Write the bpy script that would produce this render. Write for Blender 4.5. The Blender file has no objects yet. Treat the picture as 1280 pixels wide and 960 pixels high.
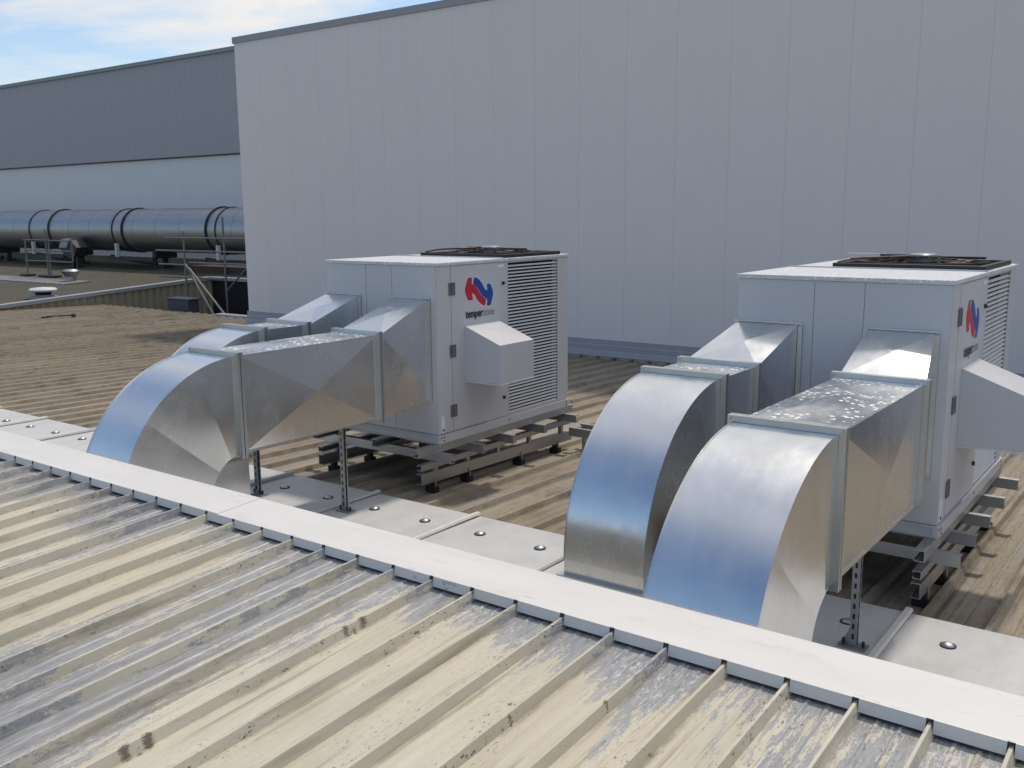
import bpy, bmesh, math, random
from mathutils import Vector, Matrix
random.seed(7)
S = bpy.context.scene
COL = S.collection
RAD = math.radians

# ------------------------------------------------------------------ camera
def make_camera():
    yaw, pitch, roll = RAD(36.29), RAD(10.086), RAD(-0.469)
    f = Vector((-math.sin(yaw)*math.cos(pitch), math.cos(yaw)*math.cos(pitch), -math.sin(pitch)))
    r = f.cross(Vector((0, 0, 1))).normalized()
    u = r.cross(f)
    r2 = r*math.cos(roll) + u*math.sin(roll)
    u2 = -r*math.sin(roll) + u*math.cos(roll)
    cd = bpy.data.cameras.new('camera')
    cam = bpy.data.objects.new('camera', cd)
    COL.objects.link(cam)
    M = Matrix((r2, u2, -f)).transposed().to_4x4()
    cam.matrix_world = M
    cd.sensor_width = 36.0
    cd.lens = 36.0*1201.64/1280.0
    cd.clip_start = 0.05
    cd.clip_end = 5000
    S.camera = cam
make_camera()

# ------------------------------------------------------------------ light
SUN_EL, SUN_AZ = 62.0, -1.0          # azimuth from +Y, positive towards +X
def make_light():
    w = bpy.data.worlds.new('World'); S.world = w; w.use_nodes = True
    nt = w.node_tree; nt.nodes.clear()
    N = nt.nodes.new; L = nt.links.new
    out = N('ShaderNodeOutputWorld'); bg = N('ShaderNodeBackground')
    sky = N('ShaderNodeTexSky'); sky.sky_type = 'NISHITA'; sky.sun_disc = False
    sky.sun_elevation = RAD(SUN_EL); sky.sun_rotation = RAD(SUN_AZ)
    sky.air_density = 1.0; sky.dust_density = 0.9; sky.ozone_density = 2.0; sky.altitude = 50
    tc = N('ShaderNodeTexCoord'); sep = N('ShaderNodeSeparateXYZ')
    L(tc.outputs['Generated'], sep.inputs[0])
    mx = N('ShaderNodeMath'); mx.operation = 'MAXIMUM'; mx.inputs[1].default_value = 0.03
    L(sep.outputs['Z'], mx.inputs[0])
    ad = N('ShaderNodeMath'); ad.operation = 'ADD'; ad.inputs[1].default_value = 0.12
    L(mx.outputs[0], ad.inputs[0])
    dx = N('ShaderNodeMath'); dx.operation = 'DIVIDE'; L(sep.outputs['X'], dx.inputs[0]); L(ad.outputs[0], dx.inputs[1])
    dy = N('ShaderNodeMath'); dy.operation = 'DIVIDE'; L(sep.outputs['Y'], dy.inputs[0]); L(ad.outputs[0], dy.inputs[1])
    cb = N('ShaderNodeCombineXYZ'); L(dx.outputs[0], cb.inputs[0]); L(dy.outputs[0], cb.inputs[1]); cb.inputs[2].default_value = 3.3
    nz = N('ShaderNodeTexNoise'); nz.inputs['Scale'].default_value = 0.85; nz.inputs['Detail'].default_value = 9
    nz.inputs['Roughness'].default_value = 0.58; nz.inputs['Distortion'].default_value = 0.5
    L(cb.outputs[0], nz.inputs['Vector'])
    # more cloud towards the sun side (+Y), clear blue behind the camera
    yy = N('ShaderNodeMath'); yy.operation = 'MULTIPLY'; yy.inputs[1].default_value = 0.45; L(sep.outputs['Y'], yy.inputs[0])
    zz = N('ShaderNodeMath'); zz.operation = 'MULTIPLY_ADD'; zz.inputs[1].default_value = 0.9; L(sep.outputs['Z'], zz.inputs[0]); L(yy.outputs[0], zz.inputs[2])
    mr = N('ShaderNodeMapRange'); mr.inputs['From Min'].default_value = 0.18; mr.inputs['From Max'].default_value = 0.64
    mr.inputs['To Min'].default_value = -0.17; mr.inputs['To Max'].default_value = 0.12
    L(zz.outputs[0], mr.inputs['Value'])
    sm = N('ShaderNodeMath'); sm.operation = 'ADD'; L(nz.outputs['Fac'], sm.inputs[0]); L(mr.outputs[0], sm.inputs[1])
    rp = N('ShaderNodeValToRGB'); rp.color_ramp.elements[0].position = 0.47; rp.color_ramp.elements[1].position = 0.66
    rp.color_ramp.elements[0].color = (0, 0, 0, 1); rp.color_ramp.elements[1].color = (1, 1, 1, 1)
    L(sm.outputs[0], rp.inputs[0])
    mix = N('ShaderNodeMix'); mix.data_type = 'RGBA'
    L(rp.outputs[0], mix.inputs[0]); L(sky.outputs[0], mix.inputs[6]); mix.inputs[7].default_value = (6.0, 5.85, 5.65, 1)
    L(mix.outputs[2], bg.inputs['Color']); bg.inputs['Strength'].default_value = 0.15
    L(bg.outputs[0], out.inputs['Surface'])
    sd = bpy.data.lights.new('sun', 'SUN'); sd.energy = 2.3; sd.angle = RAD(4.0); sd.color = (1.0, 0.93, 0.83)
    so = bpy.data.objects.new('sun', sd); COL.objects.link(so)
    so.rotation_euler = (-(RAD(90-SUN_EL)), 0, RAD(-SUN_AZ))
make_light()
S.view_settings.view_transform = 'Standard'; S.view_settings.look = 'None'
S.view_settings.exposure = 0.0; S.view_settings.gamma = 1.0
S.view_settings.use_curve_mapping = False
S.render.engine = 'CYCLES'
S.cycles.max_bounces = 8

# ------------------------------------------------------------------ node helpers
class G:
    """tiny node-graph builder for one material"""
    def __init__(s, name):
        s.m = bpy.data.materials.new(name); s.m.use_nodes = True
        s.t = s.m.node_tree; s.t.nodes.clear()
        s.out = s.t.nodes.new('ShaderNodeOutputMaterial')
        s.b = s.t.nodes.new('ShaderNodeBsdfPrincipled')
        s.t.links.new(s.b.outputs[0], s.out.inputs[0])
        s.tc = s.t.nodes.new('ShaderNodeTexCoord')
    def n(s, typ, **kw):
        x = s.t.nodes.new(typ)
        for k, v in kw.items(): setattr(x, k, v)
        return x
    def l(s, a, b): s.t.links.new(a, b)
    def setin(s, sock, v):
        if hasattr(v, 'is_output'): s.l(v, sock)
        else: sock.default_value = v
    def co(s, scale=(1, 1, 1), loc=(0, 0, 0), src='Object'):
        m = s.n('ShaderNodeMapping'); s.l(s.tc.outputs[src], m.inputs[0])
        m.inputs['Scale'].default_value = scale; m.inputs['Location'].default_value = loc
        return m.outputs[0]
    def noise(s, vec, scale=1, detail=4, rough=.5, dist=0):
        x = s.n('ShaderNodeTexNoise'); s.l(vec, x.inputs['Vector'])
        x.inputs['Scale'].default_value = scale; x.inputs['Detail'].default_value = detail
        x.inputs['Roughness'].default_value = rough; x.inputs['Distortion'].default_value = dist
        return x.outputs['Fac']
    def voro(s, vec, scale=1, out='Distance', feature='F1'):
        x = s.n('ShaderNodeTexVoronoi', feature=feature); s.l(vec, x.inputs['Vector']); x.inputs['Scale'].default_value = scale
        return x.outputs[out]
    def ramp(s, fac, p0, p1, v0=0.0, v1=1.0):
        m = s.n('ShaderNodeMapRange'); s.l(fac, m.inputs['Value'])
        m.inputs['From Min'].default_value = p0; m.inputs['From Max'].default_value = p1
        m.inputs['To Min'].default_value = v0; m.inputs['To Max'].default_value = v1
        return m.outputs[0]
    def math(s, op, a, b=0.0):
        m = s.n('ShaderNodeMath', operation=op); s.setin(m.inputs[0], a); s.setin(m.inputs[1], b); return m.outputs[0]
    def mix(s, fac, a, b, mode='MIX'):
        m = s.n('ShaderNodeMix', data_type='RGBA', blend_type=mode)
        s.setin(m.inputs[0], fac)
        for i, v in ((6, a), (7, b)):
            if hasattr(v, 'is_output'): s.l(v, m.inputs[i])
            else: m.inputs[i].default_value = (*v, 1)
        return m.outputs[2]
    def bump(s, h, strength=.2, dist=.01):
        b = s.n('ShaderNodeBump'); b.inputs['Strength'].default_value = strength; b.inputs['Distance'].default_value = dist
        s.l(h, b.inputs['Height']); s.l(b.outputs[0], s.b.inputs['Normal'])
    def fin(s, color=None, rough=None, metal=None, spec=None):
        if color is not None:
            if hasattr(color, 'is_output'): s.l(color, s.b.inputs['Base Color'])
            else: s.b.inputs['Base Color'].default_value = (*color, 1)
        if rough is not None: s.setin(s.b.inputs['Roughness'], rough)
        if metal is not None: s.setin(s.b.inputs['Metallic'], metal)
        if spec is not None: s.b.inputs['Specular IOR Level'].default_value = spec
        return s.m

def m_painted(name, col, var=.06, rough=.45, dirt=None, dirt_amt=.25, stretch=(1, 1, .25), spec=.5):
    g = G(name)
    n1 = g.noise(g.co(stretch), 2.2, 5, .6)
    n2 = g.noise(g.co((1, 1, 1)), 24, 4, .6)
    f = g.math('ADD', g.ramp(n1, .3, .7, 1-var, 1+var), g.ramp(n2, .3, .7, -var*.4, var*.4))
    c = g.mix(1.0, col, g.gray(f) if hasattr(g, 'gray') else f, 'MULTIPLY')
    if dirt:
        c = g.mix(g.ramp(g.noise(g.co(stretch, (3, 5, 1)), 4.5, 7, .7), .48, .72, 0, dirt_amt), c, dirt)
    g.bump(n2, .05, .004)
    return g.fin(c, g.ramp(n1, .3, .7, rough-.06, rough+.08), 0, spec)

def m_galv(name, base=(.76, .768, .77), rough=.235, spots=0.0, grime=.10, streak=(5, 2.2, .8)):
    g = G(name)
    vor = g.n('ShaderNodeTexVoronoi'); g.l(g.co((1, 1, 1)), vor.inputs['Vector']); vor.inputs['Scale'].default_value = 55
    sp = g.n('ShaderNodeSeparateColor'); g.l(vor.outputs['Color'], sp.inputs[0])
    big = g.noise(g.co((1, 1, 1), (2, 1, 4)), 1.7, 5, .6, .4)
    st = g.noise(g.co(streak), 3.5, 3, .55)
    v = g.math('ADD', g.ramp(sp.outputs[0], 0, 1, .994, 1.006), g.ramp(big, .3, .7, -.06, .05))
    c = g.mix(1.0, base, v, 'MULTIPLY')
    c = g.mix(g.ramp(st, .42, .85, 0, grime), c, (.44, .44, .43))
    r = g.math('ADD', g.ramp(sp.outputs[1], 0, 1, rough-.005, rough+.005), g.ramp(big, .3, .7, -.05, .07))
    r = g.math('ADD', r, g.ramp(st, .40, .75, 0, .07))
    metal = 1.0
    if spots > 0:
        sv = g.voro(g.co((1, 1.0, 1), (.3, .2, .1)), 23)
        wob = g.noise(g.co((1, 1, 1)), 60, 3, .6)
        d = g.math('ADD', sv, g.ramp(wob, .3, .7, -.16, .16))
        patch = g.ramp(g.noise(g.co((1, 1, 1), (7, 2, 3)), 3.0, 3, .5), .38, .56)
        geo = g.n('ShaderNodeNewGeometry'); sz = g.n('ShaderNodeSeparateXYZ'); g.l(geo.outputs['True Normal'], sz.inputs[0])
        up = g.ramp(sz.outputs['Z'], .8, .95)
        mask = g.math('MULTIPLY', g.math('MULTIPLY', g.ramp(d, .30, .22), patch), up)
        mask = g.math('MULTIPLY', mask, spots)
        c = g.mix(mask, c, (.82, .82, .80))
        r = g.math('MAXIMUM', r, g.math('MULTIPLY', mask, .8))
        metal = g.math('SUBTRACT', 1.0, mask)
    g.bump(g.noise(g.co((1, 1, 1), (2, 1, 4)), 2.0, 1.0, .4), .10, .018)
    return g.fin(c, r, metal)

def m_plain(name, col, rough=.5, metal=0.0, spec=.5, var=.08, scale=20):
    g = G(name)
    n = g.noise(g.co(), scale, 4, .6)
    c = g.mix(1.0, col, g.ramp(n, .3, .7, 1-var, 1+var), 'MULTIPLY')
    return g.fin(c, g.ramp(n, .3, .7, rough-.05, rough+.05), metal, spec)

def m_near_roof(name, rib=False):
    g = G(name)
    X = 3.1 if not rib else 3.1
    big = g.noise(g.co((.55, .42, 1), (1.7, .6, 0)), 1.25, 3, .5)
    mid = g.noise(g.co((2.2, .5, 1), (4, 1, 0)), 2.0, 4, .6)
    fine = g.noise(g.co((16, 2.2, 6)), 3.2, 6, .72)
    grain = g.noise(g.co((30, 14, 30)), 5, 4, .7)
    f = g.math('ADD', g.math('MULTIPLY', big, 1.1), g.math('MULTIPLY', mid, .55))
    f = g.math('ADD', f, g.math('MULTIPLY', fine, .95))
    f = g.math('ADD', f, g.math('MULTIPLY', grain, .34))
    # bare metal creeps down from the capping
    sy = g.n('ShaderNodeSeparateXYZ'); g.l(g.tc.outputs['Object'], sy.inputs[0])
    # zones where the paint is gone: under the capping, a band of three pans at left, the right end
    z1 = g.ramp(sy.outputs['Y'], -.50, -.05, 0, .34)
    bx = g.math('ABSOLUTE', g.math('ADD', sy.outputs['X'], 3.0), 0)
    z2 = g.math('MULTIPLY', g.ramp(bx, .62, .30, 0, .36), g.ramp(sy.outputs['Y'], -2.6, -1.6))
    z3 = g.math('MULTIPLY', g.ramp(sy.outputs['X'], -1.3, -.7, 0, .30), g.ramp(sy.outputs['Y'], -.95, -.35))
    f = g.math('ADD', f, g.math('MAXIMUM', g.math('MAXIMUM', z1, z2), z3))
    thr = 1.64 if not rib else 1.80
    mask = g.ramp(f, thr, thr+.06)
    cream = g.mix(g.ramp(g.noise(g.co((5, .7, 2)), 2.2, 5, .65), .35, .7), (.595, .545, .44), (.475, .43, .34))
    cream = g.mix(g.ramp(g.noise(g.co((.8, .8, 1), (9, 3, 0)), .9, 3, .5), .48, .66, 0, .35), cream, (.50, .435, .305))
    cream = g.mix(g.ramp(grain, .55, .8, 0, .25), cream, (.56, .52, .42))
    grey = g.mix(g.ramp(fine, .35, .68), (.185, .19, .21), (.37, .37, .37))
    grey = g.mix(g.ramp(g.noise(g.co((40, 3, 10)), 2.5, 4, .7), .55, .7, 0, .7), grey, (.52, .50, .44))
    fl = g.math('MULTIPLY', g.ramp(g.noise(g.co((26, 9, 20), (2, 7, 0)), 3.0, 6, .8), .53, .60), g.ramp(g.noise(g.co((2.6, .8, 1), (6, 3, 0)), 1.9, 3, .6), .46, .62, 0, .85))
    grey = g.mix(fl, grey, (.60, .585, .55))
    c = g.mix(mask, cream, grey)
    # grime line washed down along the foot of each rib
    fr = g.math('FRACT', g.math('DIVIDE', g.math('SUBTRACT', sy.outputs['X'], -.5487-.0135-.2123*100), .2123))
    foot = g.math('ABSOLUTE', g.math('SUBTRACT', fr, .155), 0)
    gl = g.math('MULTIPLY', g.ramp(foot, .075, .012), g.ramp(g.noise(g.co((1.5, 1.1, 1), (2, 9, 0)), 2.4, 5, .7), .42, .66, 0, .75))
    if not rib: c = g.mix(gl, c, (.15, .125, .085))
    # fine flecks of old paint and dirt everywhere
    c = g.mix(g.ramp(g.noise(g.co((70, 26, 40)), 2.0, 4, .8), .60, .72, 0, .45), c, (.20, .18, .14))
    c = g.mix(g.ramp(g.noise(g.co((50, 5, 20), (3, 3, 3)), 2.2, 4, .7), .58, .74, 0, .45), c, (.66, .64, .58))
    # dark lichen and dirt specks in streaks
    l1 = g.ramp(g.noise(g.co((60, 22, 30)), 1.6, 5, .75), .585, .64)
    l2 = g.ramp(g.noise(g.co((3.2, .55, 1), (8, 2, 0)), 1.7, 4, .6), .46, .60)
    c = g.mix(g.math('MULTIPLY', g.math('MULTIPLY', l1, l2), .9), c, (.055, .045, .03))
    s1 = g.ramp(g.noise(g.co((9, .28, 2), (5, 7, 0)), 3.2, 3, .55), .58, .70, 0, .6)
    c = g.mix(s1, c, (.22, .185, .125))
    sp = g.ramp(g.voro(g.co((1, .6, 1)), 26), .085, .05, 0, .6)
    c = g.mix(g.math('MULTIPLY', sp, g.ramp(mid, .45, .6)), c, (.08, .07, .055))
    # paired rusty scorch marks left by old brackets
    for (x, y, rr) in SCORCH:
        v = g.n('ShaderNodeVectorMath', operation='DISTANCE')
        wob = g.n('ShaderNodeVectorMath', operation='MULTIPLY'); g.l(g.tc.outputs['Object'], wob.inputs[0]); wob.inputs[1].default_value = (1, 1, 0)
        g.l(wob.outputs[0], v.inputs[0]); v.inputs[1].default_value = (x, y, 0)
        d = g.math('ADD', v.outputs['Value'], g.ramp(grain, .3, .7, -.012, .012))
        c = g.mix(g.ramp(d, rr, rr*.45, 0, .78), c, (.085, .058, .034))
    g.bump(g.math('ADD', g.math('MULTIPLY', grain, .5), fine), .25, .002)
    return g.fin(c, g.mix(mask, (.55,)*3, (.42,)*3), 0, .35)

def m_far_roof(name, olive=False):
    g = G(name)
    a = g.noise(g.co((3.0, .10, 1)), 1.0, 4, .6)
    b = g.noise(g.co((7.0, .22, 2), (3, 1, 0)), 1.3, 5, .65)
    d = g.noise(g.co((2.2, .9, 1), (1, 8, 0)), 1.3, 4, .6)
    fine = g.noise(g.co((22, 3.2, 5)), 2.4, 5, .72)
    c = g.mix(g.ramp(a, .32, .68), (.365, .305, .228), (.24, .19, .132)) if not olive else g.mix(g.ramp(a, .32, .68), (.135, .122, .082), (.095, .09, .068))
    c = g.mix(g.ramp(b, .46, .66, 0, .85), c, (.30, .28, .245) if not olive else (.12, .12, .11))
    c = g.mix(g.ramp(d, .54, .72, 0, .75), c, (.165, .12, .075) if not olive else (.07, .062, .045))
    c = g.mix(g.ramp(fine, .50, .72, 0, .7), c, (.125, .10, .075) if not olive else (.06, .056, .046))
    c = g.mix(g.ramp(g.noise(g.co((1.6, 1.1, 1), (6, 6, 0)), 1.5, 5, .7), .57, .66, 0, .65), c, (.115, .11, .11))
    c = g.mix(g.ramp(g.noise(g.co((40, 20, 30), (6, 6, 0)), 1.6, 4, .75), .54, .70, 0, .5), c, (.10, .085, .065))
    if not olive:
        sx = g.n('ShaderNodeSeparateXYZ'); g.l(g.tc.outputs['Object'], sx.inputs[0])
        fr = g.math('FRACT', g.math('DIVIDE', g.math('SUBTRACT', sx.outputs['X'], -.9-.339*100), .339))
        e1 = g.math('ABSOLUTE', g.math('SUBTRACT', fr, .145), 0)
        e2 = g.math('ABSOLUTE', g.math('SUBTRACT', fr, .87), 0)
        ln = g.ramp(g.math('MINIMUM', e1, e2), .065, .015)
        c = g.mix(g.math('MULTIPLY', ln, g.ramp(g.noise(g.co((2, .5, 1), (4, 1, 0)), 2.0, 5, .7), .36, .62, 0, .85)), c, (.085, .062, .042))
    g.bump(fine, .3, .003)
    return g.fin(c, .65, 0, .3)

# scorch marks (x, y, radius) in roof coordinates
SCORCH = [(-2.450, -1.378, .021), (-2.450, -1.302, .022), (-2.436, -1.34, .010), (-2.436, -1.31, .008), (-2.455, -.488, .017), (-2.455, -.402, .019), (-2.440, -.45, .008), (-1.396, -.405, .011), (-1.60, -.62, .009)]

M = {}
def mats():
    M['near'] = m_near_roof('weathered_cream_sheet')
    M['near_rib'] = m_near_roof('weathered_cream_rib', True)
    M['far'] = m_far_roof('weathered_tan_sheet')
    M['olive'] = m_far_roof('weathered_olive_sheet', True)
    g = G('off_white_capping')
    base = g.mix(g.ramp(g.noise(g.co((.5, 3, 1)), 2.2, 5, .6), .35, .7), (.71, .68, .64), (.655, .63, .595))
    sm1 = g.ramp(g.noise(g.co((1.2, 5, 1), (3, 1, 0)), 3.0, 7, .72), .56, .70, 0, .45)
    base = g.mix(sm1, base, (.50, .48, .455))
    sc = g.math('MULTIPLY', g.ramp(g.noise(g.co((7, 60, 3), (1, 4, 0)), 1.5, 5, .7), .60, .66), g.ramp(g.noise(g.co((2.0, 3, 1), (8, 4, 0)), 1.4, 3, .6), .52, .64, 0, .7))
    base = g.mix(sc, base, (.33, .31, .29))
    base = g.mix(g.ramp(g.voro(g.co((1, 1, 1)), 14), .045, .02, 0, .6), base, (.25, .23, .20))
    g.bump(g.noise(g.co((.8, 2, 1)), 2.2, 2, .5), .25, .01)
    M['cap'] = g.fin(base, .42, 0, .5)
    M['strip'] = m_painted('pale_grey_flashing', (.56, .555, .54), .05, .45, (.36, .355, .34), .45, (1, .5, 1))
    M['wall'] = m_painted('pale_grey_wall_panel', (.80, .745, .71), .015, .45, (.62, .60, .58), .10, (1, 1, .3))
    M['wallcap'] = m_plain('grey_wall_capping', (.33, .345, .365), .5)
    M['wall_seam'] = m_plain('wall_joint_sealant', (.56, .55, .54), .6)
    M['purple'] = m_plain('slate_blue_flashing', (.36, .36, .39), .5, 0, .5, .05, 6)
    M['back_dark'] = m_painted('slate_grey_cladding', (.42, .40, .415), .03, .55, None, .2, (1, 1, .2))
    M['back_light'] = m_painted('pale_lower_wall', (.80, .765, .735), .03, .5, None)
    M['greencap'] = m_plain('grey_green_capping', (.27, .32, .31), .55)
    M['beige'] = m_plain('beige_corrugated_cladding', (.30, .265, .195), .6)
    M['unit'] = m_painted('grey_white_cabinet_paint', (.56, .555, .57), .02, .38, None)
    M['lid'] = None
    g = G('speckled_lid_paint')
    v = g.math('ADD', g.voro(g.co((1, 1, 1)), 30), g.ramp(g.noise(g.co(), 55, 3, .6), .3, .7, -.18, .18))
    p = g.ramp(g.noise(g.co((1, 1, 1), (2, 2, 0)), 3.4, 3, .5), .26, .46)
    c = g.mix(g.math('MULTIPLY', g.ramp(v, .30, .22), p), (.60, .61, .63), (.83, .82, .80))
    c = g.mix(g.ramp(g.noise(g.co((1, 1, 1), (5, 1, 0)), 9, 6, .75), .58, .70, 0, .8), c, (.36, .30, .25))
    M['lid'] = g.fin(c, .5, 0, .4)
    M['galv'] = m_galv('galvanised_duct_sheet')
    M['galv_spot'] = m_galv('galvanised_sheet_with_droppings', spots=1.0)
    M['flange'] = m_galv('duct_flange_steel', (.58, .59, .59), .38, 0, .2)
    M['frame'] = m_galv('channel_steel', (.50, .505, .51), .42, 0, .35)
    M['post'] = m_galv('slotted_post_steel', (.40, .42, .45), .40, 0, .3)
    M['pipe'] = m_galv('dull_pipe_steel', (.40, .40, .41), .40, 0, .5)
    M['dark'] = m_plain('black_plastic', (.012, .012, .013), .45)
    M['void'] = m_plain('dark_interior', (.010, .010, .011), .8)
    M['hole'] = m_plain('dark_slot', (.02, .02, .022), .7)
    M['rubber'] = m_plain('black_rubber_foot', (.018, .017, .016), .7)
    M['blade'] = m_plain('copper_brown_blade', (.12, .042, .026), .45)
    M['motor'] = m_plain('grey_motor_cap', (.30, .31, .32), .35)
    M['louvre'] = m_painted('white_louvre_paint', (.80, .80, .79), .02, .4, None)
    M['hinge'] = m_plain('grey_hinge_metal', (.16, .165, .17), .45, .3)
    M['seam'] = m_plain('dark_seam', (.09, .095, .11), .6)
    M['white'] = m_plain('white_label', (.82, .82, .84), .5)
    M['red'] = m_plain('logo_red', (.52, .016, .035), .4, var=.02)
    M['blue'] = m_plain('logo_blue', (.010, .065, .33), .4, var=.02)
    M['black'] = m_plain('lettering_black', (.012, .012, .014), .4)
    M['letter_grey'] = m_plain('lettering_grey', (.12, .125, .135), .4)
    M['pale_edge'] = m_plain('logo_pale_edge', (.66, .68, .72), .4)
    M['conc'] = m_plain('ground_concrete', (.22, .21, .20), .8, 0, .3, .15, .8)
    M['plaster'] = m_plain('parapet_plaster', (.20, .20, .195), .7)
    M['steel'] = m_galv('scaffold_tube_steel', (.24, .24, .235), .6, 0, .4)
    M['darksteel'] = m_plain('dark_painted_steel', (.03, .03, .033), .6)
    M['boxblue'] = m_plain('dark_blue_grey_box', (.05, .06, .08), .6)
    M['redbrown'] = m_plain('red_oxide_steel', (.045, .022, .018), .7)
    M['vent'] = m_plain('white_vent_paint', (.62, .62, .61), .5)
mats()

# ------------------------------------------------------------------ mesh helpers
class MB:
    def __init__(s): s.v = []; s.f = []; s.mi = []
    def face(s, pts, mi=0):
        b = len(s.v); s.v += [tuple(p) for p in pts]; s.f.append(tuple(range(b, b+len(pts)))); s.mi.append(mi)
    def add(s, vs, fs, mi=0):
        b = len(s.v); s.v += [tuple(p) for p in vs]
        for f in fs: s.f.append(tuple(i+b for i in f)); s.mi.append(mi)
    def box(s, x0, x1, y0, y1, z0, z1, mi=0):
        s.add([(x0, y0, z0), (x1, y0, z0), (x1, y1, z0), (x0, y1, z0), (x0, y0, z1), (x1, y0, z1), (x1, y1, z1), (x0, y1, z1)],
              [(0, 3, 2, 1), (4, 5, 6, 7), (0, 1, 5, 4), (1, 2, 6, 5), (2, 3, 7, 6), (3, 0, 4, 7)], mi)
    def prism(s, poly, axis, a0, a1, mi=0):
        def P(u, v, a): return {'x': (a, u, v), 'y': (u, a, v), 'z': (u, v, a)}[axis]
        n = len(poly)
        s.add([P(u, v, a0) for u, v in poly]+[P(u, v, a1) for u, v in poly],
              [tuple(range(n))[::-1], tuple(range(n, 2*n))]+[(i, (i+1) % n, n+(i+1) % n, n+i) for i in range(n)], mi)
    def cyl(s, p0, p1, r0, r1=None, n=12, mi=0, caps=True):
        r1 = r0 if r1 is None else r1
        p0, p1 = Vector(p0), Vector(p1); d = (p1-p0).normalized()
        a = d.orthogonal().normalized(); b = d.cross(a)
        vs = []
        for p, r in ((p0, r0), (p1, r1)):
            for i in range(n):
                t = 2*math.pi*i/n; vs.append(p+a*(math.cos(t)*r)+b*(math.sin(t)*r))
        fs = [(i, (i+1) % n, n+(i+1) % n, n+i) for i in range(n)]
        if caps: fs += [tuple(range(n))[::-1], tuple(range(n, 2*n))]
        s.add(vs, fs, mi)
    def lathe(s, prof, c, n=24, mi=0):
        vs = []; m = len(prof)
        for i in range(n):
            t = 2*math.pi*i/n
            for r, z in prof: vs.append((c[0]+r*math.cos(t), c[1]+r*math.sin(t), c[2]+z))
        fs = []
        for i in range(n):
            j = (i+1) % n
            for k in range(m-1): fs.append((i*m+k, j*m+k, j*m+k+1, i*m+k+1))
        s.add(vs, fs, mi)
    def ring(s, c, r0, r1, z0, z1, n=28, mi=0):
        s.lathe([(r0, z0), (r1, z0), (r1, z1), (r0, z1), (r0, z0)], c, n, mi)
    def build(s, name, mat, parent=None, smooth=None, bevel=0, loc=None, clean=True, weld=True):
        me = bpy.data.meshes.new(name)
        org = Vector((0, 0, 0)) if loc is None else Vector(loc)
        p = parent
        while p is not None:
            org = org+p.location; p = p.parent
        me.from_pydata([tuple(Vector(v)-org) for v in s.v], [], s.f)
        for m in (mat if isinstance(mat, (list, tuple)) else [mat]): me.materials.append(m)
        me.polygons.foreach_set('material_index', s.mi)
        bm = bmesh.new(); bm.from_mesh(me)
        if weld: bmesh.ops.remove_doubles(bm, verts=bm.verts, dist=1e-5)
        if clean: bmesh.ops.recalc_face_normals(bm, faces=bm.faces)
        bm.to_mesh(me); bm.free()
        if smooth is not None:
            me.polygons.foreach_set('use_smooth', [True]*len(me.polygons))
            me.set_sharp_from_angle(angle=RAD(smooth))
        o = bpy.data.objects.new(name, me); COL.objects.link(o)
        if loc is not None: o.location = loc
        if parent is not None: o.parent = parent
        if bevel:
            b = o.modifiers.new('edge', 'BEVEL'); b.width = bevel; b.segments = 2; b.limit_method = 'ANGLE'; b.angle_limit = RAD(40)
        return o

def tag(o, label=None, cat=None, group=None, kind=None):
    if label: o['label'] = label
    if cat: o['category'] = cat
    if group: o['group'] = group
    if kind: o['kind'] = kind
    return o
def thing(name, loc, label, cat, group=None):
    o = bpy.data.objects.new(name, None); COL.objects.link(o); o.location = loc
    o.empty_display_size = .2
    return tag(o, label, cat, group)
def copy_tree(o, parent=None):
    c = o.copy(); COL.objects.link(c)
    c.parent = parent
    for ch in [x for x in bpy.data.objects if x.parent == o]: copy_tree(ch, c)
    return c
def one(name, mat, fn, parent=None, **kw):
    mb = MB(); fn(mb); return mb.build(name, mat, parent, **kw)

def cprof(w, h, t=.006, lip=.014):
    """C channel, back at u=0, opening towards +u; returns polygon in (u, v) with v from 0 to h"""
    return [(0, 0), (w, 0), (w, lip), (w-t, lip), (w-t, t), (t, t), (t, h-t), (w-t, h-t), (w-t, h-lip), (w, h-lip), (w, h), (0, h)]

# ------------------------------------------------------------------ ground
one('ground', M['conc'], lambda b: b.face([(-900, -900, -9.5), (900, -900, -9.5), (900, 900, -9.5), (-900, 900, -9.5)]))
tag(bpy.data.objects['ground'], kind='structure')

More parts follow.
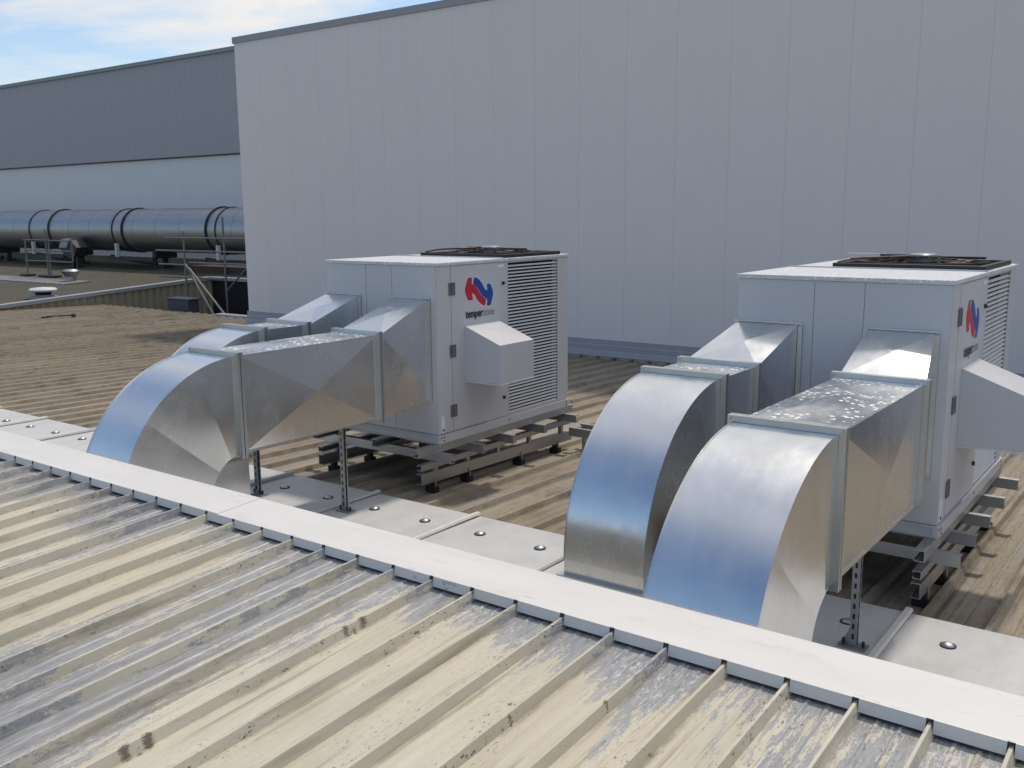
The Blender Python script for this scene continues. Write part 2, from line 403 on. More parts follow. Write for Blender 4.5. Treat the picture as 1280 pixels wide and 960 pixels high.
# ------------------------------------------------------------------ near roof
def near_roof():
    root = thing('near_roof', (0, 2.77, -1.5), 'weathered cream and grey ribbed metal roof in the foreground, with white capping along its top edge', 'roof')
    SL = math.tan(RAD(3.15)); PITCH = .2123; X0 = -.5487; YT = 2.768
    zpan = lambda y: -1.498-(2.768-y)*SL
    b = MB()
    ks = range(-62, 62)
    prof = [(-.0150, 0, 0), (-.0052, .037, 1), (.0052, .037, 1), (.0150, 0, 1), (.062, 0, 0), (.068, .0035, 0), (.076, .0035, 0), (.082, 0, 0),
            (.126, 0, 0), (.132, .0035, 0), (.140, .0035, 0), (.146, 0, 0)]
    pts = []
    for k in ks:
        for (dx, dz, mi) in prof: pts.append((X0+k*PITCH+dx, dz, mi))
    ys = [-7.0, -1.5, 2.80]
    for j in range(len(ys)-1):
        for i in range(len(pts)-1):
            (xa, za, _), (xb, zb, mi) = pts[i], pts[i+1]
            ya, yb = ys[j], ys[j+1]
            b.face([(xa, ya, zpan(ya)+za), (xb, ya, zpan(ya)+zb), (xb, yb, zpan(yb)+zb), (xa, yb, zpan(yb)+za)], mi)
    b.build('roof_sheet', [M['near'], M['near_rib']], root)
    # capping pieces
    for i, (xa, xb) in enumerate([(-13.6, -9.86), (-9.9, -3.86), (-3.9, 2.14), (2.1, 8.14), (8.1, 13)]):
        dz = .0025*(i % 2)
        b = MB()
        t = .002
        b.prism([(2.768, -1.4455+dz), (2.768, -1.4475+dz), (3.028, -1.4325+dz), (3.036, -1.490+dz), (3.038+t, -1.490+dz), (3.030+t, -1.4305+dz)], 'x', xa, xb)
        cp = b.build('ridge_capping', M['cap'], root)
        # turned-down lip, notched round every rib
        b = MB()
        for k in ks:
            xs, xe = X0+k*PITCH+.0105, X0+(k+1)*PITCH-.0105
            if not (xa < (xs+xe)/2 <= xb-.04): continue
            b.prism([(2.768, -1.4455+dz), (2.7655, -1.4462+dz), (2.757, -1.485+dz), (2.759, -1.4855+dz), (2.7678, -1.4485+dz)], 'x', xs, xe)
        b.build('notched_lip', M['cap'], cp)
    one('parapet_wall', M['plaster'], lambda b: b.box(-13.6, 13, 2.86, 3.022, -9.5, -1.452), root)
    root.rotation_euler = (0, 0, RAD(-.5))
near_roof()

# ------------------------------------------------------------------ far roof
FR0, FRS = -2.26, .0245
rib_z = lambda y: FR0-(y-5.4)*FRS            # rib tops of the far roof
def far_roof():
    root = thing('far_roof', (-4, 10, -2.35), 'wide tan and brown weathered ribbed metal roof lying below the big pale wall', 'roof')
    b = MB(); P = .339; X0 = -4.9
    prof = [(-.032, 0), (-.015, .038), (.015, .038), (.032, 0), (.11, 0), (.118, .006), (.135, .006), (.143, 0), (.20, 0), (.208, .006), (.225, .006), (.233, 0)]
    pts = []
    for k in range(-64, 46):
        for dx, dz in prof: pts.append((X0+k*P+dx, dz))
    def run(ya, yb, xa, xb):
        q = [p for p in pts if xa <= p[0] <= xb]
        for i in range(len(q)-1):
            (x0, z0), (x1, z1) = q[i], q[i+1]
            b.face([(x0, ya, rib_z(ya)-.038+z0), (x1, ya, rib_z(ya)-.038+z1), (x1, yb, rib_z(yb)-.038+z1), (x0, yb, rib_z(yb)-.038+z0)])
    run(4.9, 14.28, -26.6, 10.5)
    run(14.28, 15.45, -26.6, -18.05)
    b.build('roof_sheet', M['far'], root)
    one('edge_fascia', M['beige'], lambda b: (b.box(-26.6, -18.05, 15.40, 15.445, -9.5, -2.57)), root)
    one('edge_capping', M['purple'], lambda b: (b.box(-20.6, -18.06, 15.25, 15.48, -2.57, -2.47)), root)
far_roof()

def walkway():
    root = thing('flashing_strip', (-3, 4.3, -2.23), 'flat pale grey metal strip with domed fixings between white capping and tan roof', 'flashing strip')
    X0, P, Z = -1.228, 1.029, -2.225
    sl = lambda y: Z-(y-4.5)*.012
    k = 0
    for k in range(-11, 10):
        xa, xb = X0+k*P, X0+(k+1)*P
        one('panel', M['strip'], lambda b: (b.prism([(3.03, sl(3.03)), (5.43, sl(5.43)), (5.433, sl(5.43)-.055), (5.43, sl(5.43)-.055), (5.427, sl(5.43)-.003), (3.03, sl(3.03)-.003)], 'x', xa+.004, xb-.004)), root)
        one('batten_seam', M['cap'] if k % 3 == 0 else M['strip'], lambda b: b.prism([(xa-.022, sl(4.2)), (xa-.015, sl(4.2)+.015), (xa+.015, sl(4.2)+.015), (xa+.022, sl(4.2))], 'y', 3.03, 5.44), root)
        for dx in (.27, .77):
            c = (xa+dx*P, 5.10, sl(5.1))
            fx = one('domed_washer', M['rubber'], lambda b: b.ring(c, .018, .041, 0, .006, 20), root)
            one('dome', M['frame'], lambda b: b.lathe([(.034, .0), (.033, .006), (.026, .014), (.014, .019), (.0005, .021)], c, 18), fx, smooth=60)
walkway()

# ------------------------------------------------------------------ warehouse wall
def warehouse():
    XL, XR, Y, ZT = -18.02, 30, 14.3, 3.72
    root = thing('warehouse', (5, 24, -9.5), 'big windowless building with a tall pale grey panelled wall behind the air conditioners', 'building')
    one('wall_core', M['wall_seam'], lambda b: b.box(XL+.02, XR, Y+.003, 36, -9.5, ZT-.02), root)
    def f(b):
        x = XL
        seams = [-16.316+.9095*i for i in range(-1, 60)]
        seams = [s for s in seams if XL+.1 < s < XR]
        xs = [XL]+seams+[XR]
        for a, c in zip(xs[:-1], xs[1:]):
            b.box(a+.0016, c-.0016, Y, Y+.0026, -2.75, ZT)
    one('wall_panel', M['wall'], f, root)
    one('side_wall', M['wall'], lambda b: b.box(XL-.012, XL+.02, Y+.002, 36, -9.5, ZT), root)
    one('wall_capping', M['wallcap'], lambda b: (b.box(XL-.05, XR, Y-.03, Y+.35, ZT, ZT+.14)), root, bevel=.01)
    def fl(b):
        z = rib_z(Y)
        b.prism([(Y-.004, z+.30), (Y-.012, z+.30), (Y-.016, z+.21), (Y-.03, z+.20), (Y-.034, z+.11), (Y-.055, z+.10), (Y-.075, z+.02), (Y-.070, z+.02), (Y-.004, z+.12)], 'x', XL-.06, XR)
    one('base_flashing', M['purple'], fl, root)
warehouse()

# ------------------------------------------------------------------ back building, pipe, left roof
def back_building():
    Y = 24.0
    root = thing('back_building', (-45, 30, -9.5), 'long distant building at far left with dark slate cladding above a pale lower wall', 'building')
    def up(b):
        x = -95.0
        while x < -10:
            b.prism([(x, Y-.035), (x+.05, Y-.05), (x+.13, Y-.05), (x+.18, Y-.02), (x+.30, Y-.02)], 'z', 2.32, 6.0) if False else None
            b.face([(x, Y-.02, 2.32), (x+.04, Y-.034, 2.32), (x+.04, Y-.034, 6.0), (x, Y-.02, 6.0)])
            b.face([(x+.04, Y-.034, 2.32), (x+.15, Y-.034, 2.32), (x+.15, Y-.034, 6.0), (x+.04, Y-.034, 6.0)])
            b.face([(x+.15, Y-.034, 2.32), (x+.19, Y-.02, 2.32), (x+.19, Y-.02, 6.0), (x+.15, Y-.034, 6.0)])
            b.face([(x+.19, Y-.02, 2.32), (x+.38, Y-.02, 2.32), (x+.38, Y-.02, 6.0), (x+.19, Y-.02, 6.0)])
            x += .38
    one('upper_cladding', M['back_dark'], up, root, clean=False)
    one('lower_wall', M['back_light'], lambda b: b.box(-95, -10, Y, Y+12, -9.5, 5.98), root)
    one('drip_edge', M['darksteel'], lambda b: b.box(-95, -10, Y-.09, Y-.003, 2.27, 2.315), root)
    one('roof_capping', M['greencap'], lambda b: b.box(-95, -10, Y-.10, Y+.3, 6.003, 6.16), root, bevel=.01)
back_building()

blk_z = lambda y: -2.3+(y-13.1)*.0548
def left_roof():
    root = thing('olive_roof', (-40, 15, -2.2), 'olive grey low roof at far left with beige corrugated side, sloping up under the big pipe', 'roof')
    b = MB()
    P = .30; n = int((95-26)/P)
    for i in range(n):
        x = -26-i*P
        pr = [(0, 0), (-.02, .03), (-.06, .03), (-.08, 0), (-P, 0)]
        for (xa, za), (xb, zb) in zip(pr[:-1], pr[1:]):
            b.face([(x+xa, 10, blk_z(10)-.03+za), (x+xb, 10, blk_z(10)-.03+zb), (x+xb, 23.98, blk_z(23.98)-.03+zb), (x+xa, 23.98, blk_z(23.98)-.03+za)])
    for i in range(24):
        x = -18.1-i*.33
        for (xa, za), (xb, zb) in zip([(0, 0), (-.02, .03), (-.06, .03), (-.08, 0), (-.33, 0)][:-1], [(0, 0), (-.02, .03), (-.06, .03), (-.08, 0), (-.33, 0)][1:]):
            b.face([(x+xa, 19.2, blk_z(19.2)-.03+za), (x+xb, 19.2, blk_z(19.2)-.03+zb), (x+xb, 23.98, blk_z(23.98)-.03+zb), (x+xa, 23.98, blk_z(23.98)-.03+za)])
    b.build('roof_sheet', M['olive'], root)
    def edge(b):
        for (ya, yb) in ((10, 19.2),):
            b.add([(-25.94, ya, blk_z(ya)-.05), (-25.94, yb, blk_z(yb)-.05), (-25.94, yb, blk_z(yb)+.04), (-25.94, ya, blk_z(ya)+.04),
                   (-26.22, ya, blk_z(ya)-.05), (-26.22, yb, blk_z(yb)-.05), (-26.22, yb, blk_z(yb)+.04), (-26.22, ya, blk_z(ya)+.04)],
                  [(0, 1, 2, 3), (7, 6, 5, 4), (3, 2, 6, 7), (0, 4, 5, 1), (0, 3, 7, 4), (1, 5, 6, 2)])
        b.box(-26.2, -18.1, 19.14, 19.40, blk_z(19.2)-.06, blk_z(19.2)+.035)
    one('edge_capping', M['wallcap'], edge, root)
    def side(b):
        y = 10.0
        while y < 19.2:
            for (ya, xa), (yb, xb) in zip([(0, 0), (.04, .04), (.12, .04), (.16, 0), (.24, 0)][:-1], [(0, 0), (.04, .04), (.12, .04), (.16, 0), (.24, 0)][1:]):
                b.face([(-26.03+xa, y+ya, -9.5), (-26.03+xb, y+yb, -9.5), (-26.03+xb, y+yb, blk_z(y)-.06), (-26.03+xa, y+ya, blk_z(y)-.06)])
            y += .24
    one('side_cladding', M['beige'], side, root)
    one('end_wall', M['void'], lambda b: b.box(-26.02, -18.1, 19.22, 19.36, -9.5, blk_z(19.2)-.065), root)  # wall coloured near-black: the shade of the gap is put into its colour
    one('valley_flashing', M['plaster'], lambda b: b.prism([(16.3, blk_z(16.3)-.02), (17.2, blk_z(17.2)-.02), (17.2, blk_z(17.2)+.014), (16.3, blk_z(16.3)+.014)], 'x', -95, -29.6), root)
left_roof()

def big_pipe():
    Y, Z, R = 21.1, -.52, .78
    root = thing('exhaust_pipe', (-40, Y, Z), 'huge silver pipe with dark hoops running along the far wall at left', 'pipe')
    one('pipe_shell', M['pipe'], lambda b: (b.cyl((-95, Y, Z), (-19, Y, Z), R, n=64), [b.cyl((-60.4+1.42*i, Y, Z), (-60.385+1.42*i, Y, Z), R+.006, n=64) for i in range(28)]), root, smooth=40)
    for x in (-45.6, -44.7, -39.2, -37.7, -33.25, -32.6, -27.65, -27.15):
        hw = .03 if x in (-45.6, -37.7, -32.6, -27.65) else .012
        one('hoop', M['darksteel'], lambda b: (b.lathe([(R+.004, -hw), (R+.018+hw, -hw), (R+.018+hw, hw), (R+.004, hw), (R+.004, -hw)], (0, 0, 0), 56), None)[1], root)
        o = [c for c in bpy.data.objects if c.name.startswith('hoop')][-1]
        me = o.data
    # hoops are lathed about Z: turn them onto the pipe axis
    hoops = sorted([c for c in bpy.data.objects if c.parent == root and c.name.startswith('hoop')], key=lambda c: c.name)
    for c, x in zip(hoops, (-45.6, -44.7, -39.2, -37.7, -33.25, -32.6, -27.65, -27.15)):
        off = root.location
        for v in c.data.vertices:
            p = v.co+off
            v.co = Vector((x+p.z, Y+p.x, Z+p.y))-off
    for x in (-48.4, -42.6, -36.8, -31.2, -25.4):
        zb = blk_z(Y)-.02
        def f(b):
            b.box(x-.10, x+.10, Y-.45, Y+.45, -1.52, -1.24)
            b.box(x-.07, x+.07, Y-.08, Y+.08, zb+.1, -1.50)
            b.box(x-.20, x+.20, Y-.2, Y+.2, zb, zb+.12)
            b.cyl((x-.1, Y-.25, zb+.16), (x-2.9, Y-.35, -1.50), .075, n=8)
        one('support_bracket', M['darksteel'], f, root)
    for x in (-38.85, -32.9, -26.95):
        one('saddle_leg', M['vent'], lambda b: b.box(x-.05, x+.05, 20.2, 20.32, -1.47, -.98), root)
        one('saddle_beam', M['darksteel'], lambda b: b.box(x-.6, x+2.2, 20.25, 20.45, -1.60, -1.47), root)
big_pipe()

def left_bits():
    # silver turbine vent
    c = (-30.4, 17.0, blk_z(17.0))
    t = thing('turbine_vent', c, 'small silver turbine roof vent standing behind the white mushroom vent', 'roof vent')
    one('neck', M['pipe'], lambda b: b.lathe([(.16, -.05), (.16, .15), (.17, .16)], c, 24), t, smooth=40)
    def fins(b):
        b.lathe([(.0005, .40), (.19, .385), (.27, .33)], c, 24)
        for i in range(24):
            a = 2*math.pi*i/24; a2 = a+.17
            b.face([(c[0]+.175*math.cos(a), c[1]+.175*math.sin(a), c[2]+.15), (c[0]+.18*math.cos(a2), c[1]+.18*math.sin(a2), c[2]+.15),
                    (c[0]+.28*math.cos(a2), c[1]+.28*math.sin(a2), c[2]+.33), (c[0]+.265*math.cos(a), c[1]+.265*math.sin(a), c[2]+.33)])
    one('fin_drum', M['pipe'], fins, t)
    c = (-25.95, 13.55, blk_z(13.55)+.03)
    c = (-26.75, 14.1, blk_z(14.1)+.02)
    t = thing('mushroom_vent', c, 'squat white mushroom-shaped roof vent near the edge of the olive roof', 'roof vent')
    one('vent_base', M['wallcap'], lambda b: (b.box(c[0]-.32, c[0]+.32, c[1]-.3, c[1]+.3, c[2]-.05, c[2]+.03), b.lathe([(.22, .02), (.20, .08), (.20, .16)], c, 24)), t)
    one('vent_grille', M['void'], lambda b: b.lathe([(.21, .06), (.21, .15)], c, 24), t)
    one('vent_cap', M['vent'], lambda b: b.lathe([(.22, .15), (.32, .15), (.37, .18), (.37, .21), (.32, .25), (.0005, .28)], c, 32), t, smooth=50)
    # guard rail
    t = thing('guard_rail', (-32.6, 17.5, blk_z(17.5)), 'thin tubular guard rail with flat feet in front of the big pipe', 'guard rail')
    zf = blk_z(17.5)+.02
    for x, zt in ((-34.12, -.78), (-32.72, -.42), (-32.55, -.74), (-31.08, -.80)):
        one('upright', M['steel'], lambda b: b.cyl((x, 17.5, zf if x < -31.5 else -1.5), (x, 17.5, zt), .028, n=8), t)
    for xa, xb, z in ((-34.15, -32.6, -.79), (-34.15, -32.6, -1.14), (-32.5, -31.05, -.80), (-32.5, -31.05, -1.15), (-34.15, -31.05, -1.51)):
        one('rail', M['steel'], lambda b: b.cyl((xa, 17.46, z), (xb, 17.46, z), .022, n=8), t)
    for x in (-34.12, -32.9, -32.4):
        one('foot_plate', M['darksteel'], lambda b: b.box(x-.26, x+.26, 17.35, 17.65, zf-.02, zf+.05), t)
    # duct hood on its stand
    t = thing('cowl_box', (-35.4, 20.1, blk_z(20.1)), 'dark slanted cowl box with a pale top under the big pipe', 'cowl')
    one('cowl_body', M['darksteel'], lambda b: b.prism([(-35.95, -1.18), (-35.70, -.86), (-35.20, -.86), (-34.75, -1.15), (-34.95, -1.48), (-35.6, -1.48)], 'y', 19.75, 20.25), t)
    one('cowl_top', M['wallcap'], lambda b: b.add([(-35.97, 19.72, -1.16), (-35.70, 19.72, -.84), (-35.18, 19.72, -.84), (-35.42, 19.72, -1.16), (-35.97, 19.75, -1.16), (-35.70, 19.98, -.83), (-35.18, 19.98, -.83), (-35.42, 19.75, -1.16)], [(0, 1, 2, 3), (4, 7, 6, 5), (0, 3, 7, 4), (1, 5, 6, 2), (0, 4, 5, 1), (3, 2, 6, 7)]), t)
    one('stand_leg', M['darksteel'], lambda b: (b.box(-35.45, -35.33, 19.9, 20.1, blk_z(20)-.02, -1.47), b.box(-35.15, -35.03, 19.9, 20.1, blk_z(20)-.02, -1.47)), t)
    # scaffold stair in the gap
    t = thing('scaffold_stair', (-22.5, 17, -5), 'tubular scaffold stair with handrails climbing out of the dark gap beside the big wall', 'scaffold')
    for x, z0, z1 in ((-24.19, -2.3, -.44), (-22.36, -6, -.04), (-20.6, -6, -.5)):
        one('standard', M['steel'], lambda b: b.cyl((x, 17, z0), (x, 17, z1), .03, n=8), t)
    for xa, xb, z in ((-25.0, -19.5, -.63), (-25.5, -19.5, -1.0), (-25.4, -24.05, -1.40), (-23.9, -19.5, -1.33), (-25.4, -22.4, -1.76)):
        one('ledger', M['steel'], lambda b: b.cyl((xa, 16.95, z), (xb, 16.95, z), .024, n=8), t)
    one('stringer', M['steel'], lambda b: (b.cyl((-22.75, 16, -1.30), (-20.9, 16, -3.57), .03, n=8)), t)
    one('stringer', M['steel'], lambda b: (b.cyl((-22.62, 16, -1.40), (-20.2, 16, -3.40), .03, n=8)), t)
    one('brace', M['steel'], lambda b: (b.cyl((-22.37, 17, -2.10), (-21.1, 17, -1.20), .025, n=8)), t)
    one('platform', M['redbrown'], lambda b: b.box(-24.0, -19.5, 17.05, 17.9, -1.62, -1.42), t)
    # box, rod
    tag(one('equipment_box', M['boxblue'], lambda b: (b.box(-22.95, -22.05, 15.5, 15.85, -2.75, -2.22), b.box(-23.0, -22.0, 15.46, 15.9, -2.22, -2.18)), bevel=.01),
        'small dark blue grey box at the back edge of the tan roof', 'box')
    def rod(b):
        y = 12.45; z = rib_z(y)+.02
        b.cyl((-23.1, 12.2, rib_z(12.2)+.02), (-22.7, 12.62, rib_z(12.6)+.05), .014, n=8)
        b.lathe([(.0005, -.03), (.05, -.03), (.055, .03), (.03, .06), (.0005, .065)], (-22.68, 12.66, rib_z(12.66)+.03), 12)
        b.box(-23.2, -23.02, 12.12, 12.28, rib_z(12.2)-.005, rib_z(12.2)+.02)
    tag(one('loose_rod', M['darksteel'], rod), 'short dark rod lying on the tan roof at left', 'rod')
left_bits()

# ------------------------------------------------------------------ air conditioner
W, D, H = 1.272, 1.975, 1.5
def text_mesh(body, size, bold=0.0):
    cu = bpy.data.curves.new('lettering', 'FONT'); cu.body = body; cu.size = size; cu.offset = bold; cu.extrude = .0006
    cu.align_x = 'LEFT'; cu.resolution_u = 3
    o = bpy.data.objects.new('tmp', cu); COL.objects.link(o)
    dg = bpy.context.evaluated_depsgraph_get(); dg.update()
    me = bpy.data.meshes.new_from_object(o.evaluated_get(dg))
    bpy.data.objects.remove(o); bpy.data.curves.remove(cu)
    return me
def put_text(body, parent, y0, y1, z, h, mat, bold, name):
    me = text_mesh(body, 1.0, bold)
    xs = [v.co.x for v in me.vertices]
    sx = (y1-y0)/(max(xs)-min(xs)); x0 = min(xs)
    for v in me.vertices:
        u, w, e = (v.co.x-x0)*sx, v.co.y*h, v.co.z
        v.co = Vector((.0075+e*.5, y0+u, z+w))
    # faces keep their winding (y right, z up, x out is a proper rotation)
    me.materials.clear(); me.materials.append(mat)
    o = bpy.data.objects.new(name, me); COL.objects.link(o); o.parent = parent
    return o

def make_unit():
    t = thing('air_conditioner', (0, 0, 0), 'x', 'air conditioner', 'rooftop air conditioners')
    ycut = .985
    def body(b):
        b.box(-W+.006, -.006, .006, ycut, .073, 1.474)
        b.box(-W+.006, -.075, ycut, D-.006, .073, 1.474)
        b.box(-.0752, -.006, 1.80, D-.006, .073, 1.474)
        b.box(-.0752, -.006, ycut+.0005, 1.7995, 1.459, 1.474)
        b.box(-.0752, -.006, ycut+.0005, 1.7995, .073, .090)
    one('cabinet', M['unit'], body, t)
    one('coil_face', M['void'], lambda b: b.box(-.0745, -.070, ycut+.002, 1.798, .092, 1.457), t)
    # front skin panels
    for xa, xb in ((-W, -.781), (-.781, -.482), (-.482, 0)):
        one('front_panel', M['unit'], lambda b: b.box(xa+.0025, xb-.0025, 0, .0055, .080, 1.472), t)
    # right-hand skin
    one('corner_panel', M['unit'], lambda b: b.box(-.0055, 0, .0062, .191, .080, 1.472), t)
    door = one('door', M['unit'], lambda b: b.box(-.0055, .0015, .197, .966, .080, 1.466), t)
    one('door_post', M['unit'], lambda b: b.box(-.0055, 0, .971, .991, .080, 1.472), t)
    one('corner_panel', M['unit'], lambda b: b.box(-.0055, 0, 1.792, D, .080, 1.472), t)
    for z in (1.279, .761, .252):
        one('hinge', M['hinge'], lambda b: (b.box(.0016, .010, .165, .190, z-.052, z+.052), b.box(.0016, .010, .200, .240, z-.052, z-.040), b.box(.0016, .010, .200, .240, z+.040, z+.052), b.box(.0016, .010, .226, .240, z-.040, z+.040), b.box(.0016, .010, .200, .210, z-.04, z+.04)), door)
    for z in (1.286, .256):
        one('lock', M['dark'], lambda b: b.cyl((.0015, .912, z), (.016, .912, z), .015, n=12), door)
    one('sticker', M['white'], lambda b: b.box(.0016, .0026, .845, .925, 1.428, 1.450), door)
    lp = one('lifting_plate', M['white'], lambda b: b.box(.0002, .004, .040, .078, .088, .225), t)
    one('lifting_hole', M['dark'], lambda b: b.cyl((.004, .062, .108), (.006, .062, .108), .011, n=10), lp)
    # louvres
    def lv(b):
        z = .098
        while z < 1.448:
            b.add([(-.001, ycut+.008, z), (-.001, 1.788, z), (-.020, 1.788, z+.0105), (-.020, ycut+.008, z+.0105),
                   (-.001, ycut+.008, z-.0025), (-.001, 1.788, z-.0025), (-.022, 1.788, z+.0090), (-.022, ycut+.008, z+.0090)],
                  [(0, 1, 2, 3), (7, 6, 5, 4), (0, 4, 5, 1), (3, 2, 6, 7), (0, 3, 7, 4), (1, 5, 6, 2)])
            z += .0302
    one('louvre_grille', M['louvre'], lv, t)
    # intake hood
    def hood(b):
        A = [(.002, .366, .485), (.002, .853, .485), (.002, .853, .957), (.002, .366, .957)]
        F = [(.375, .366, .490), (.375, .853, .490), (.375, .853, .815), (.375, .366, .815)]
        b.add(A+F, [(4, 5, 6, 7), (0, 4, 7, 3), (1, 2, 6, 5), (0, 1, 5, 4), (0, 3, 2, 1)])
        m = (.19, .61, .886+.006)
        b.add([A[3], F[3], F[2], A[2], m], [(0, 1, 4), (1, 2, 4), (2, 3, 4), (3, 0, 4)])
    one('intake_hood', M['unit'], hood, t)
    one('hood_edge', M['pale_edge'], lambda b: (b.box(.002, .378, .362, .3655, .476, .4845), b.box(.002, .378, .8535, .857, .476, .4845), b.box(.3755, .379, .362, .857, .476, .4895)), t)
    # logo: two clasped hands
    red = [(0.419, 1.363), (0.480, 1.360), (0.466, 1.308), (0.520, 1.290), (0.550, 1.259), (0.585, 1.215), (0.627, 1.183), (0.671, 1.160), (0.646, 1.102), (0.594, 1.124), (0.543, 1.163), (0.507, 1.211), (0.487, 1.228), (0.472, 1.213), (0.486, 1.174), (0.460, 1.164), (0.414, 1.170), (0.390, 1.213), (0.373, 1.258), (0.387, 1.295)]
    blue = [(0.506, 1.364), (0.557, 1.348), (0.598, 1.317), (0.634, 1.273), (0.662, 1.239), (0.690, 1.240), (0.674, 1.293), (0.725, 1.296), (0.756, 1.252), (0.772, 1.205), (0.749, 1.147), (0.730, 1.101), (0.673, 1.102), (0.688, 1.155), (0.637, 1.182), (0.596, 1.211), (0.565, 1.248), (0.535, 1.282), (0.482, 1.307)]
    def smooth_poly(p):
        for _ in range(2):
            q = []
            for i in range(len(p)):
                a, c = p[i], p[(i+1) % len(p)]
                q.append((a[0]*.80+c[0]*.20, a[1]*.80+c[1]*.20)); q.append((a[0]*.20+c[0]*.80, a[1]*.20+c[1]*.80))
            p = q
        return p
    red, blue = smooth_poly(red), smooth_poly(blue)
    def grow(p, d):
        n = len(p); out = []
        ar = sum(p[i][0]*p[(i+1) % n][1]-p[(i+1) % n][0]*p[i][1] for i in range(n))
        sg = 1 if ar > 0 else -1
        for i in range(n):
            a, c, e = Vector(p[i-1]), Vector(p[i]), Vector(p[(i+1) % n])
            d1 = (c-a).normalized(); d2 = (e-c).normalized()
            nn = (Vector((d1.y, -d1.x))+Vector((d2.y, -d2.x)))
            nn = nn.normalized() if nn.length > 1e-6 else Vector((d1.y, -d1.x))
            out.append(tuple(c+nn*d*sg))
        return out
    lg = one('logo', M['pale_edge'], lambda b: (b.prism(grow(red, .009), 'x', .0016, .0022), b.prism(grow(blue, .009), 'x', .0016, .0023)), t)
    one('red_hand', M['red'], lambda b: b.prism(red, 'x', .0024, .0034), lg)
    one('blue_hand', M['blue'], lambda b: b.prism(blue, 'x', .0024, .0034), lg)
    put_text('temper', lg, .378, .615, 1.021, .098, M['black'], .022, 'lettering')
    put_text('zone', lg, .621, .777, 1.021, .098, M['letter_grey'], -.012, 'lettering')
    # lid
    lid = one('lid', M['lid'], lambda b: b.box(-W-.010, .010, -.010, D+.012, 1.475, 1.502), t, bevel=.004)
    one('lid_seam', M['unit'], lambda b: b.box(-W-.008, .008, .90, .925, 1.5025, 1.510), lid)
    one('lid_handle', M['frame'], lambda b: (b.cyl((-W+.08, 1.93, 1.50), (-W+.08, 1.93, 1.56), .004, n=6), b.cyl((-W+.38, 1.93, 1.50), (-W+.38, 1.93, 1.56), .004, n=6), b.cyl((-W+.08, 1.93, 1.56), (-W+.38, 1.93, 1.56), .004, n=6)), lid)
    # skirt: rolled channel under the cabinet
    def sk(b):
        p = [(-.012, 0), (-.014, .010), (-.002, .016), (.0, .055), (-.012, .064), (-.012, .072), (.02, .072), (.02, 0)]
        b.prism(p, 'x', -W-.006, .006)
        q = [(.014, .0), (.014, .070), (-.02, .070), (-.02, 0)]
        b.prism(q, 'y', -.010, D+.012)
        b.box(-W-.008, -W+.02, .03, D+.01, 0, .070)
    skirt = one('base_skirt', M['unit'], sk, t)
    one('skirt_bolt', M['dark'], lambda b: [b.cyl((.014, yy, zz), (.017, yy, zz), .007, n=8) for yy, zz in ((.02, .048), (.055, .05), (.055, .02), (.98, .04), (1.93, .05), (1.93, .02))], skirt)
    # condenser fan on the lid
    fc = (-.50, 1.40, 1.503)
    def rim(b):
        b.box(-.985, -.015, .935, .975, 1.503, 1.535); b.box(-.985, -.015, 1.825, 1.865, 1.503, 1.535)
        b.box(-.985, -.945, .9755, 1.8245, 1.503, 1.535); b.box(-.055, -.015, .9755, 1.8245, 1.503, 1.535)
    fan = one('fan_cowl', M['dark'], rim, t, bevel=.006)
    one('fan_orifice', M['void'], lambda b: (b.ring(fc, .38, .425, .002, .035, 36)), fan)
    def gd(b):
        for r, z in ((.10, .066), (.17, .062), (.24, .056), (.31, .048), (.375, .036)):
            prev = None
            for i in range(33):
                a = 2*math.pi*i/32; p = (fc[0]+r*math.cos(a), fc[1]+r*math.sin(a), fc[2]+z)
                if prev: b.cyl(prev, p, .004, n=5, caps=False)
                prev = p
        for i in range(10):
            a = 2*math.pi*i/10+.2
            b.cyl((fc[0]+.08*math.cos(a), fc[1]+.08*math.sin(a), fc[2]+.066), (fc[0]+.43*math.cos(a), fc[1]+.43*math.sin(a), fc[2]+.032), .005, n=5)
        for (xa, ya, xb, yb) in ((-.98, 1.40, -.58, 1.40), (-.42, 1.40, -.02, 1.40)):
            b.box(xa, xb, ya-.02, ya+.02, fc[2]+.058, fc[2]+.070) if False else None
        b.box(fc[0]+.14, fc[0]+.40, fc[1]-.03, fc[1]+.03, fc[2]+.055, fc[2]+.070)
        b.box(fc[0]-.30, fc[0]-.05, fc[1]+.02, fc[1]+.07, fc[2]+.062, fc[2]+.076)
    one('fan_guard', M['dark'], gd, fan)
    one('fan_motor', M['motor'], lambda b: b.lathe([(.09, .03), (.09, .078), (.075, .088), (.0005, .090)], fc, 24), fan, smooth=40)
    for i in range(4):
        a = math.pi*(.5*i)+2.7
        def bl(b):
            vs = []
            for r, wd, z in ((.09, .05, .050), (.22, .11, .048), (.36, .14, .042)):
                for sgn in (-1, 1):
                    aa = a+sgn*wd/r/2*1.0
                    vs.append((fc[0]+r*math.cos(aa), fc[1]+r*math.sin(aa), fc[2]+z+sgn*.010))
            b.add(vs, [(0, 1, 3, 2), (2, 3, 5, 4)])
            b.add([(x, y, z-.003) for x, y, z in vs], [(0, 2, 3, 1), (2, 4, 5, 3)])
        one('fan_blade', M['blade'], bl, fan)
    def cbl(b):
        pts = [(-.96, .98, 1.54), (-.90, 1.05, 1.556), (-.80, 1.06, 1.566), (-.66, 1.12, 1.572), (-.56, 1.25, 1.575)]
        for p, q in zip(pts[:-1], pts[1:]): b.cyl(p, q, .009, n=8)
    one('fan_cable', M['blade'], cbl, fan)
    return t

